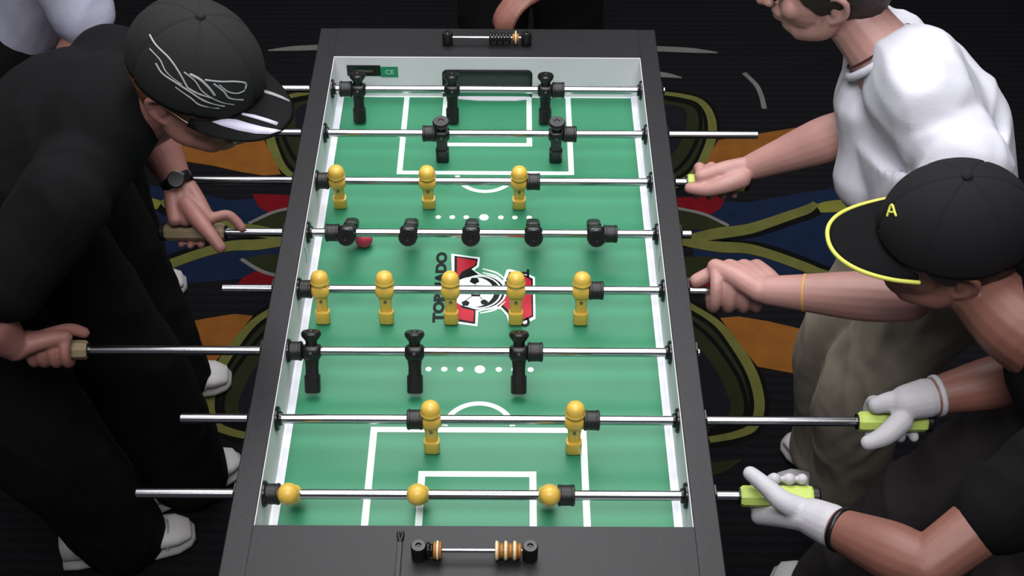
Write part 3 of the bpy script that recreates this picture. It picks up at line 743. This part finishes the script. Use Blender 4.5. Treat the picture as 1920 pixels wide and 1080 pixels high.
def cap(J, m, mb, parent, piping=None, bill_len=.072, bill_w=.088, span=62):
    c = J['head'] + J['a'] * .030 - J['b'] * .010; b, a = J['b'], J['a']; l = a.cross(b)
    bm = bmesh.new(); NA, NE = 120, 20; rings = []
    for j in range(NE + 1):
        el = math.radians(-4) + (PI / 2 - math.radians(-4)) * j / NE
        if j == NE: rings.append([bm.verts.new(crown_pt(c, b, a, l, 0, PI / 2))]); break
        r = []
        for k in range(NA):
            az = 2 * PI * k / NA; seam = abs(((az / (PI / 3)) % 1) - .5) * 2
            g = -.0022 if seam > .955 else (.0016 * (1 - seam ** 4) * math.cos(el))
            r.append(bm.verts.new(crown_pt(c, b, a, l, az, el, g)))
        rings.append(r)
    for A, B in zip(rings, rings[1:]):
        for k in range(NA):
            if len(B) == 1: bm.faces.new((A[k], A[(k + 1) % NA], B[0]))
            else: bm.faces.new((A[k], A[(k + 1) % NA], B[(k + 1) % NA], B[k]))
    fixn(bm); geom = bmesh.ops.solidify(bm, geom=bm.faces[:], thickness=.003)
    cp = obj('cap', bm, m, parent)
    bm = bmesh.new(); lathe(bm, [(.008, -.002), (.008, .001), (.005, .004), (0, .005)], c + a * .1085, a, 14); obj('cap_button', fixn(bm), m, cp)
    # bill
    bm = bmesh.new(); NU, NV = 28, 8; top = []; edge = []
    for i in range(NU + 1):
        t = -1 + 2 * i / NU; az = t * math.radians(span); row = []
        for j in range(NV + 1):
            q = j / NV
            base = crown_pt(c, b, a, l, az, math.radians(-3), 0)
            out = bill_len * max(0, 1 - abs(t) ** 2.6) ** .75
            p = base + b * out * q + l * (math.sin(az) * bill_w * .10 * q)
            side = (p - c).dot(l)
            p -= a * (side * side * 2.4 * (0.5 + .5 * q) + .10 * out * q)
            row.append(bm.verts.new(p))
        top.append(row); edge.append(row[-1].co.copy())
    for A, B in zip(top, top[1:]):
        for j in range(NV): bm.faces.new((A[j], A[j + 1], B[j + 1], B[j]))
    bmesh.ops.solidify(bm, geom=bm.faces[:], thickness=.0032)
    bl = obj('bill', bm, mb, cp)
    if piping:
        bm = bmesh.new(); tube(bm, edge, .0034, n=8, sub=2); obj('bill_piping', bm, piping, cp)
    return cp, c, l, edge
def hair_back(J, m, parent, low=-.075, grow=.008, capd=False):
    c, b, a = J['head'], J['b'], J['a']; l = a.cross(b)
    bm = bmesh.new()
    blob(bm, c - b * .026 + a * .022, (.090 + grow, .080 + grow * .7, .084 + grow), b, l, a, 26)
    blob(bm, c - b * .052 - a * .035, (.052, .064, .055), b, l, a, 18)
    for s in (-1, 1): tube(bm, [c + l * s * .070 + b * .022 + a * .03, c + l * s * .071 + b * .012 - a * .012], [.009, .005], n=10)
    # keep the forehead and face clear
    me = fuse(bm, .006, 2, .5)
    for v in me.vertices:
        d = v.co - c
        f = d.dot(b); u = d.dot(a)
        if f > .055 - max(0, u - .03) * .2: v.co -= b * (f - .055) * .7
        v.co += (v.co - c).normalized() * (noise.noise(v.co * 60) * .0022)
    return obj('hair', me, m, parent)
def surf_line(c, b, a, l, pts_px, r, name, m, parent, off=.001, flat_=.45):
    """stitched line on the cap crown; pts given where the photograph shows them"""
    out = []
    for u, v in pts_px:
        d = ray(u, v).normalized()
        O = CAM - c; rx, ry, rz = .112 + off, .094 + off, .108 + off
        o = Vector((O.dot(b) / rx, O.dot(l) / ry, O.dot(a) / rz)); e = Vector((d.dot(b) / rx, d.dot(l) / ry, d.dot(a) / rz))
        A = e.dot(e); B = 2 * o.dot(e); Cc = o.dot(o) - 1; D = B * B - 4 * A * Cc
        if D < 0: continue
        out.append(CAM + d * ((-B - math.sqrt(D)) / (2 * A)))
    if len(out) < 2: return
    bm = bmesh.new(); tube(bm, out, r, n=6, sub=5); obj(name, bm, m, parent)
def V(*p): return Vector(p)

# ---------- A: player leaning in on the left, black cap with pale tribal stitching
A = {}
A['head'] = V(-.441, -.545, 1.300)
A['a'] = cv(.26, .54, .80); A['b'] = cv(.84, -.53, .08); A['b'] = (A['b'] - A['a'] * A['b'].dot(A['a'])).normalized()
A['neck'] = V(-.560, -.480, 1.190); A['chest'] = V(-.73, -.47, 1.12)
A['shL'] = V(-.650, -.335, 1.185); A['shR'] = V(-.655, -.665, 1.16)
A['elL'] = at(268, 218, 1.04); A['wrL'] = at(338, 352, .945)
A['elR'] = V(-.80, -.78, 1.00); A['wrR'] = V(-.785, -.76, .925)
A['hipL'] = V(-.89, -.37, .93); A['hipR'] = V(-.93, -.56, .93)
A['knL'] = V(-.745, -.40, .50); A['knR'] = V(-.87, -.62, .48)
A['anL'] = V(-.70, -.36, .09); A['anR'] = at(222, 985, .09)
A['toeL'] = V(-.590, -.285, 0); A['toeR'] = at(368, 1003, 0)
A['wrR'] = V(-.765, -.775, .93)
A['handL'] = wrap_hand(-.447, (-.500, -.521, -.542, -.562), math.radians(100), -math.radians(222), A['wrL'],
    [at(350, 385, .940), at(376, 418, .935), at(396, 442, .925), at(413, 464, .910)], tipk=(.55, .95, 1, .95), R0=.036, k=1.08,
    index=(at(424, 403, .926), at(441, 413, .916), at(453, 427, .904)))
A['handR'] = wrap_hand(-.745, (-.690, -.711, -.732, -.751), math.radians(95), math.radians(200), A['wrR'],
    [V(-.745, -.765, .925), V(-.715, -.745, .925), V(-.690, -.722, .915), V(-.672, -.715, .90)])
pa = obj('person', body_mesh(A), M['skin_red']); tag(pa, 'person in black cap with pale curling stitching, leaning over the left side', 'person')
eyes(A['head'], A['b'], A['a'], pa)
trousers(A, M['cloth_black'], pa, r=(.115, .108, .105, .095)); shirt(A, M['cloth_black'], pa, sleeve=.7, r=.066, low=.12)
hair_back(A, M['hair_red'], pa)
sneaker(A['toeL'], A['anL'], pa); sneaker(A['toeR'], A['anR'], pa)
cp, cc, cl, edge = cap(A, M['cap_black'], M['cap_bill'], pa, None, .062, .088)
for pts, r in (([(281, 66), (292, 84), (318, 110), (336, 136), (352, 165)], .0016), ([(281, 92), (300, 112), (312, 135), (340, 158)], .0012), ([(293, 120), (305, 138), (330, 155), (356, 172), (385, 190), (420, 199)], .0017),
               ([(330, 164), (358, 184), (375, 197), (410, 203)], .0014), ([(358, 140), (376, 150), (392, 165), (402, 178)], .0022), ([(346, 136), (366, 152), (380, 172), (410, 190), (438, 196)], .0013),
               ([(386, 150), (412, 153), (440, 153), (460, 156), (460, 166)], .0017), ([(402, 158), (420, 172), (430, 184), (455, 187)], .0018), ([(412, 160), (428, 172), (445, 175), (458, 170)], .0014), ([(352, 165), (372, 176), (398, 184)], .0015)):
    surf_line(cc, A['b'], A['a'], cl, pts, r, 'embroidery', M['embroidery'], cp)
# pale flame patch on the bill, laid on its upper face
def bill_pt(cc, b, a, l, t, q, L=.062, W=.088, lift=.0012):
    az = t * math.radians(62); base = crown_pt(cc, b, a, l, az, math.radians(-3), 0)
    out = L * max(0, 1 - abs(t) ** 2.6) ** .75
    p = base + b * out * q + l * (math.sin(az) * W * .10 * q); side = (p - cc).dot(l)
    return p - a * (side * side * 2.4 * (.5 + .5 * q) + .10 * out * q) + a * lift
def bill_patch(name, tq, m, parent, J, cc, l):
    bm = bmesh.new(); vs = [bm.verts.new(bill_pt(cc, J['b'], J['a'], l, t, q)) for t, q in tq]; n = len(vs) // 2
    for i in range(n - 1): bm.faces.new((vs[i], vs[i + 1], vs[2 * n - 2 - i], vs[2 * n - 1 - i]))
    fixn(bm); bmesh.ops.solidify(bm, geom=bm.faces[:], thickness=.0008); return obj(name, bm, m, parent)
bill_patch('bill_patch', [(-.74, .10), (-.66, .30), (-.54, .52), (-.40, .74), (-.26, .90), (-.10, .98)] + [(-.14, .86), (-.24, .62), (-.34, .36), (-.42, .14), (-.50, .05), (-.60, .03)], M['white_patch'], cp, A, cc, cl)
bill_patch('bill_patch', [(-.30, .05), (-.22, .28), (-.14, .55), (-.08, .80)] + [(-.02, .76), (-.08, .50), (-.16, .22), (-.26, .02)], M['white_patch'], cp, A, cc, cl)
bill_patch('bill_patch', [(.30, .05), (.36, .30), (.42, .60), (.46, .88)] + [(.50, .88), (.47, .60), (.42, .30), (.36, .05)], M['embroidery'], cp, A, cc, cl)
# spectacles
def spectacles(J, parent):
    c, b, a = J['head'], J['b'], J['a']; l = a.cross(b); g = None
    P = lambda f, s, u: c + b * f + l * s + a * u
    for s in (-1, 1):
        bm = bmesh.new(); pts = [P(.106, s * .033 + .023 * math.cos(2 * PI * k / 16), -.010 + .017 * math.sin(2 * PI * k / 16)) for k in range(17)]
        tube(bm, pts, .0013, n=6, sub=1)
        tube(bm, [P(.105, s * .056, -.004), P(.060, s * .078, -.002), P(-.014, s * .082, .004)], .0013, n=6)
        if s < 0: tube(bm, [P(.106, -.010, -.006), P(.110, 0, -.003), P(.106, .010, -.006)], .0013, n=6)
        fr = obj('spectacles' if g is None else 'spectacle_frame', bm, M['wire'], parent if g is None else g)
        g = g or fr
        bm = bmesh.new(); lathe(bm, [(0, -.0006), (.021, -.0006), (.021, .0006), (0, .0006)], P(.106, s * .033, -.010), b, 20); obj('lens', bm, M['glass'], g)
spectacles(A, pa)
wd = (A['wrL'] - A['elL']).normalized(); wc = A['wrL'] - wd * .012
bm = bmesh.new(); lathe(bm, [(.0275, -.011), (.0305, -.010), (.0305, .010), (.0275, .011)], wc, wd, 28); wt = obj('wristwatch', bm, M['black_gloss'], pa)
sd = (CAM - wc); sd = (sd - wd * sd.dot(wd)).normalized()
bm = bmesh.new(); lathe(bm, [(0, 0), (.015, 0), (.016, .001), (.016, .004), (.014, .005), (0, .005)], wc + sd * .028, sd, 24); obj('watch_case', bm, M['black_plastic'], wt, False)

# ---------- B: player in a white T-shirt on the right
B = {}
B['head'] = V(.588, -.299, 1.344)
B['a'] = cv(-.2, .66, .72); B['b'] = cv(-.97, 0, -.27); B['b'] = (B['b'] - B['a'] * B['b'].dot(B['a'])).normalized()
B['neck'] = V(.690, -.375, 1.235); B['chest'] = V(.775, -.42, 1.13)
B['shR'] = V(.715, -.290, 1.195); B['shL'] = V(.790, -.590, 1.17)
B['elR'] = at(1605, 240, 1.055); B['wrR'] = at(1412, 312, .94)
B['elL'] = at(1705, 560, .985); B['wrL'] = at(1440, 545, .938)
B['hipR'] = V(.84, -.38, .93); B['hipL'] = V(.85, -.57, .93)
B['knR'] = V(.74, -.36, .50); B['knL'] = at(1612, 735, .50)
B['anR'] = V(.800, -.285, .09); B['anL'] = at(1590, 905, .09)
B['toeR'] = at(1470, 828, 0); B['toeL'] = B['anL'] + V(-.16, .05, -.09)
B['handR'] = wrap_hand(-.298, (.414, .437, .460, .481), math.radians(122), -math.radians(245), B['wrR'],
    [at(1390, 335, .930), at(1358, 347, .922), at(1325, 356, .910), at(1294, 353, .900)], tipk=(.95, 1, 1, .95), R0=.038, k=1.14)
B['handL'] = wrap_hand(-.596, (.412, .437, .462, .484), math.radians(66), math.radians(225), B['wrL'],
    [at(1405, 520, .930), at(1365, 512, .925), at(1332, 515, .915), at(1306, 526, .905)], R0=.045, k=1.25, rh=.021)
pb = obj('person', body_mesh(B), M['skin']); tag(pb, 'person in white T-shirt and khaki trousers, bare hands on two rods', 'person')
eyes(B['head'], B['b'], B['a'], pb)
trousers(B, M['khaki'], pb, r=(.108, .094, .088, .080)); shirt(B, M['white_cloth'], pb, sleeve=.62, r=.064, low=.05, folds=.0085, extra=[([at(1660, 190, 1.14), at(1655, 270, 1.06), at(1648, 325, 1.00)], [.085, .075, .078])])
hair_back(B, M['hair_dark'], pb, grow=.012)
sneaker(B['toeL'], B['anL'], pb); sneaker(B['toeR'], B['anR'], pb)
wc = B['wrL'] + (B['elL'] - B['wrL']).normalized() * .062; wd = (B['elL'] - B['wrL']).normalized()
bm = bmesh.new(); lathe(bm, [(.0312, -.002), (.0330, -.002), (.0330, .002), (.0312, .002)], wc, wd, 28); obj('wristband', bm, M['band'], pb)
# neck cord and collar
nd = (B['neck'] - B['head']).normalized(); na, nb_, _ = basis(nd)
cc_ = B['neck'] - nd * .018
for nm, r, th, m, o in (('collar', .068, .0075, M['white_cloth'], .010), ('neck_cord', .0605, .0022, M['cord'], -.004)):
    bm = bmesh.new(); tube(bm, [cc_ + nd * o + (na * math.cos(2 * PI * k / 24) + nb_ * math.sin(2 * PI * k / 24)) * r for k in range(25)], th, n=8, sub=1); obj(nm, bm, m, pb)

# ---------- C: gloved player at the near right
C = {}
C['head'] = V(.705, -.80, 1.20)
C['a'] = cv(-.12, .62, .775); C['b'] = cv(-.98, -.02, -.12); C['b'] = (C['b'] - C['a'] * C['b'].dot(C['a'])).normalized()
C['neck'] = V(.795, -.90, 1.13); C['chest'] = V(.92, -.93, 1.08)
C['shR'] = V(.905, -.755, 1.125); C['shL'] = V(.895, -1.085, 1.12)
C['elR'] = V(.880, -.850, .955); C['wrR'] = at(1712, 752, .935)
C['elL'] = at(1735, 1062, .985); C['wrL'] = at(1535, 975, .925)
C['hipR'] = V(1.02, -.83, .92); C['hipL'] = V(1.02, -1.03, .92)
C['knR'] = V(.84, -.76, .50); C['knL'] = V(.90, -1.05, .50)
C['anR'] = at(1560, 1085, .09); C['anL'] = V(.95, -1.12, .09)
C['toeR'] = at(1445, 1082, 0); C['toeL'] = V(.80, -1.10, 0)
gx = (.638, .660, .682, .702)
def c_hand_L(g): return wrap_hand(-1.043, (.437, .458, .479, .497), math.radians(-118), math.radians(165), C['wrL'],
    [at(1500, 955, .925), at(1468, 940, .932), at(1440, 915, .936), at(1420, 898, .934), at(1407, 888, .932)], grow=g, R0=.033)
def c_hand_R(g): return wrap_hand(-.894, gx, math.radians(80), -math.radians(195), C['wrR'],
    [at(1690, 790, .922), at(1662, 815, .910), at(1640, 826, .902), at(1628, 830, .898)], grow=g)
C['handL'] = c_hand_L(0); C['handR'] = c_hand_R(0)
pc = obj('person', body_mesh(C), M['skin_brown']); tag(pc, 'person at the near right in a black cap with yellow-green piping and pale gloves', 'person')
eyes(C['head'], C['b'], C['a'], pc)
trousers(C, M['grey_cloth'], pc, r=(.112, .098, .090, .082)); shirt(C, M['cloth_black'], pc, sleeve=.62, r=.064, low=.05)
hair_back(C, M['hair_dark'], pc)
sneaker(C['toeL'], C['anL'], pc); sneaker(C['toeR'], C['anR'], pc)
cp, cc, cl, edge = cap(C, M['cap_navy'], M['cap_navy'], pc, M['piping'], .074, .088, 56)
for s, fn in (('L', c_hand_L), ('R', c_hand_R)):
    bm = bmesh.new(); add_shells(bm, fn(.0024))
    w = C['wr' + s]; d = (C['el' + s] - w).normalized(); limb(bm, [w - d * .01, w + d * .022], [.0290, .0320])
    gl = obj('glove', fuse(bm, .0028, 3, .5), M['glove'], pc)
    bm = bmesh.new(); lathe(bm, [(.0285, -.004), (.0335, -.004), (.0340, 0), (.0335, .004), (.0285, .004)], w + d * .040, d, 28); obj('glove_cuff', bm, M['black_plastic'] if s == 'L' else M['glove'], gl)
# small letter mark on the cap front
surf_line(cc, C['b'], C['a'], cl, [(1664, 404), (1672, 384), (1680, 404)], .0022, 'cap_letter', M['piping'], cp)
surf_line(cc, C['b'], C['a'], cl, [(1667, 398), (1677, 398)], .0020, 'cap_letter', M['piping'], cp)

# ---------- D: second player on the left, only legs, shoes and a sleeve in view
D = {}
D['head'] = V(-.70, .10, 1.46); D['a'] = V(.35, -.05, .93).normalized(); D['b'] = V(.90, -.15, -.38).normalized(); D['b'] = (D['b'] - D['a'] * D['b'].dot(D['a'])).normalized()
D['neck'] = V(-.80, .11, 1.34); D['chest'] = V(-.88, .13, 1.22)
D['shL'] = V(-.82, .29, 1.28); D['shR'] = V(-.80, -.06, 1.26)
D['elL'] = V(-.90, .22, 1.05); D['wrL'] = V(-.850, .035, .945)
D['elR'] = V(-.765, -.10, 1.09); D['wrR'] = V(-.855, -.175, .945)
D['hipL'] = V(-1.03, .24, .96); D['hipR'] = V(-1.03, .05, .96)
D['knL'] = V(-.96, .28, .50); D['knR'] = V(-.88, .02, .50)
D['anL'] = V(-.945, .290, .09); D['anR'] = V(-.785, -.045, .09)
D['toeL'] = at(352, 536, 0); D['toeR'] = at(436, 716, 0)
D['handL'] = wrap_hand(0, (-.745, -.766, -.787, -.806), math.radians(70), -math.radians(200), D['wrL'], [V(-.82, .02, .935), V(-.79, -.012, .930), V(-.765, -.022, .915), V(-.745, -.026, .90)])
D['handR'] = wrap_hand(-.149, (-.755, -.776, -.797, -.816), math.radians(95), math.radians(200), D['wrR'], [V(-.83, -.155, .94), V(-.80, -.135, .935), V(-.775, -.125, .92), V(-.755, -.122, .90)])
pd = obj('person', body_mesh(D, .006), M['skin_red']); tag(pd, 'person behind the capped player on the left, black trousers and white shoes', 'person')
eyes(D['head'], D['b'], D['a'], pd)
trousers(D, M['cloth_black'], pd, r=(.112, .098, .092, .086)); shirt(D, M['lavender'], pd, sleeve=.75, r=.064)
hair_back(D, M['hair_dark'], pd)
sneaker(D['toeL'], D['anL'], pd); sneaker(D['toeR'], D['anR'], pd)

# ---------- E: onlooker at the far end, a forearm above the far rail
E_ = {}
E_['head'] = V(.10, .52, 1.58); E_['a'] = V(0, -.25, .97).normalized(); E_['b'] = V(0, -.97, -.25).normalized()
E_['neck'] = V(.10, .58, 1.44); E_['chest'] = V(.10, .60, 1.25)
E_['shL'] = V(.28, .60, 1.38); E_['shR'] = V(-.08, .60, 1.38)
E_['elL'] = V(.30, .50, 1.10); E_['wrL'] = V(.145, .300, .975)
E_['elR'] = V(-.20, .72, 1.12); E_['wrR'] = V(-.02, .80, 1.02)
E_['hipL'] = V(.19, .64, .96); E_['hipR'] = V(.01, .64, .96)
E_['knL'] = V(.20, .58, .50); E_['knR'] = V(0, .58, .50)
E_['anL'] = V(.22, .62, .09); E_['anR'] = V(-.02, .62, .09)
E_['toeL'] = V(.23, .46, 0); E_['toeR'] = V(-.03, .46, 0)
def loose_hand(w, d, side, dn=V(0, 0, -1)):
    d = d.normalized(); side = side.normalized(); sh = []
    for i, (o, L) in enumerate(((.024, .072), (.008, .080), (-.008, .074), (-.023, .060))):
        k = w + d * .088 + side * o
        sh.append(([w + side * o * .6, w + d * .045 + side * o * .85, k], [.017, .0145, .0118]))
        sh.append(([k, k + d * L * .45 + dn * .010, k + d * L * .78 + dn * .028, k + d * L * .88 + dn * .048], [.0100, .0090, .0080, .0072]))
    sh.append(([w + side * .016 + d * .01, w + side * .040 + d * .040 + dn * .008, w + side * .050 + d * .070 + dn * .016, w + side * .050 + d * .094 + dn * .022], [.0150, .0125, .0105, .0088]))
    return sh
E_['handL'] = loose_hand(E_['wrL'], V(-.75, -.60, -.15), V(-.6, .78, 0)); E_['handR'] = loose_hand(E_['wrR'], V(1, .1, 0), V(0, .1, 1), V(0, -1, 0))
pe = obj('person', body_mesh(E_, .006), M['skin_brown']); tag(pe, 'person in dark clothes at the far end of the table, only a hand in view', 'person')
eyes(E_['head'], E_['b'], E_['a'], pe)
trousers(E_, M['cloth_black'], pe); shirt(E_, M['cloth_black'], pe, sleeve=.8, r=.064)
hair_back(E_, M['hair_dark'], pe)
sneaker(E_['toeL'], E_['anL'], pe, M['black_plastic']); sneaker(E_['toeR'], E_['anR'], pe, M['black_plastic'])
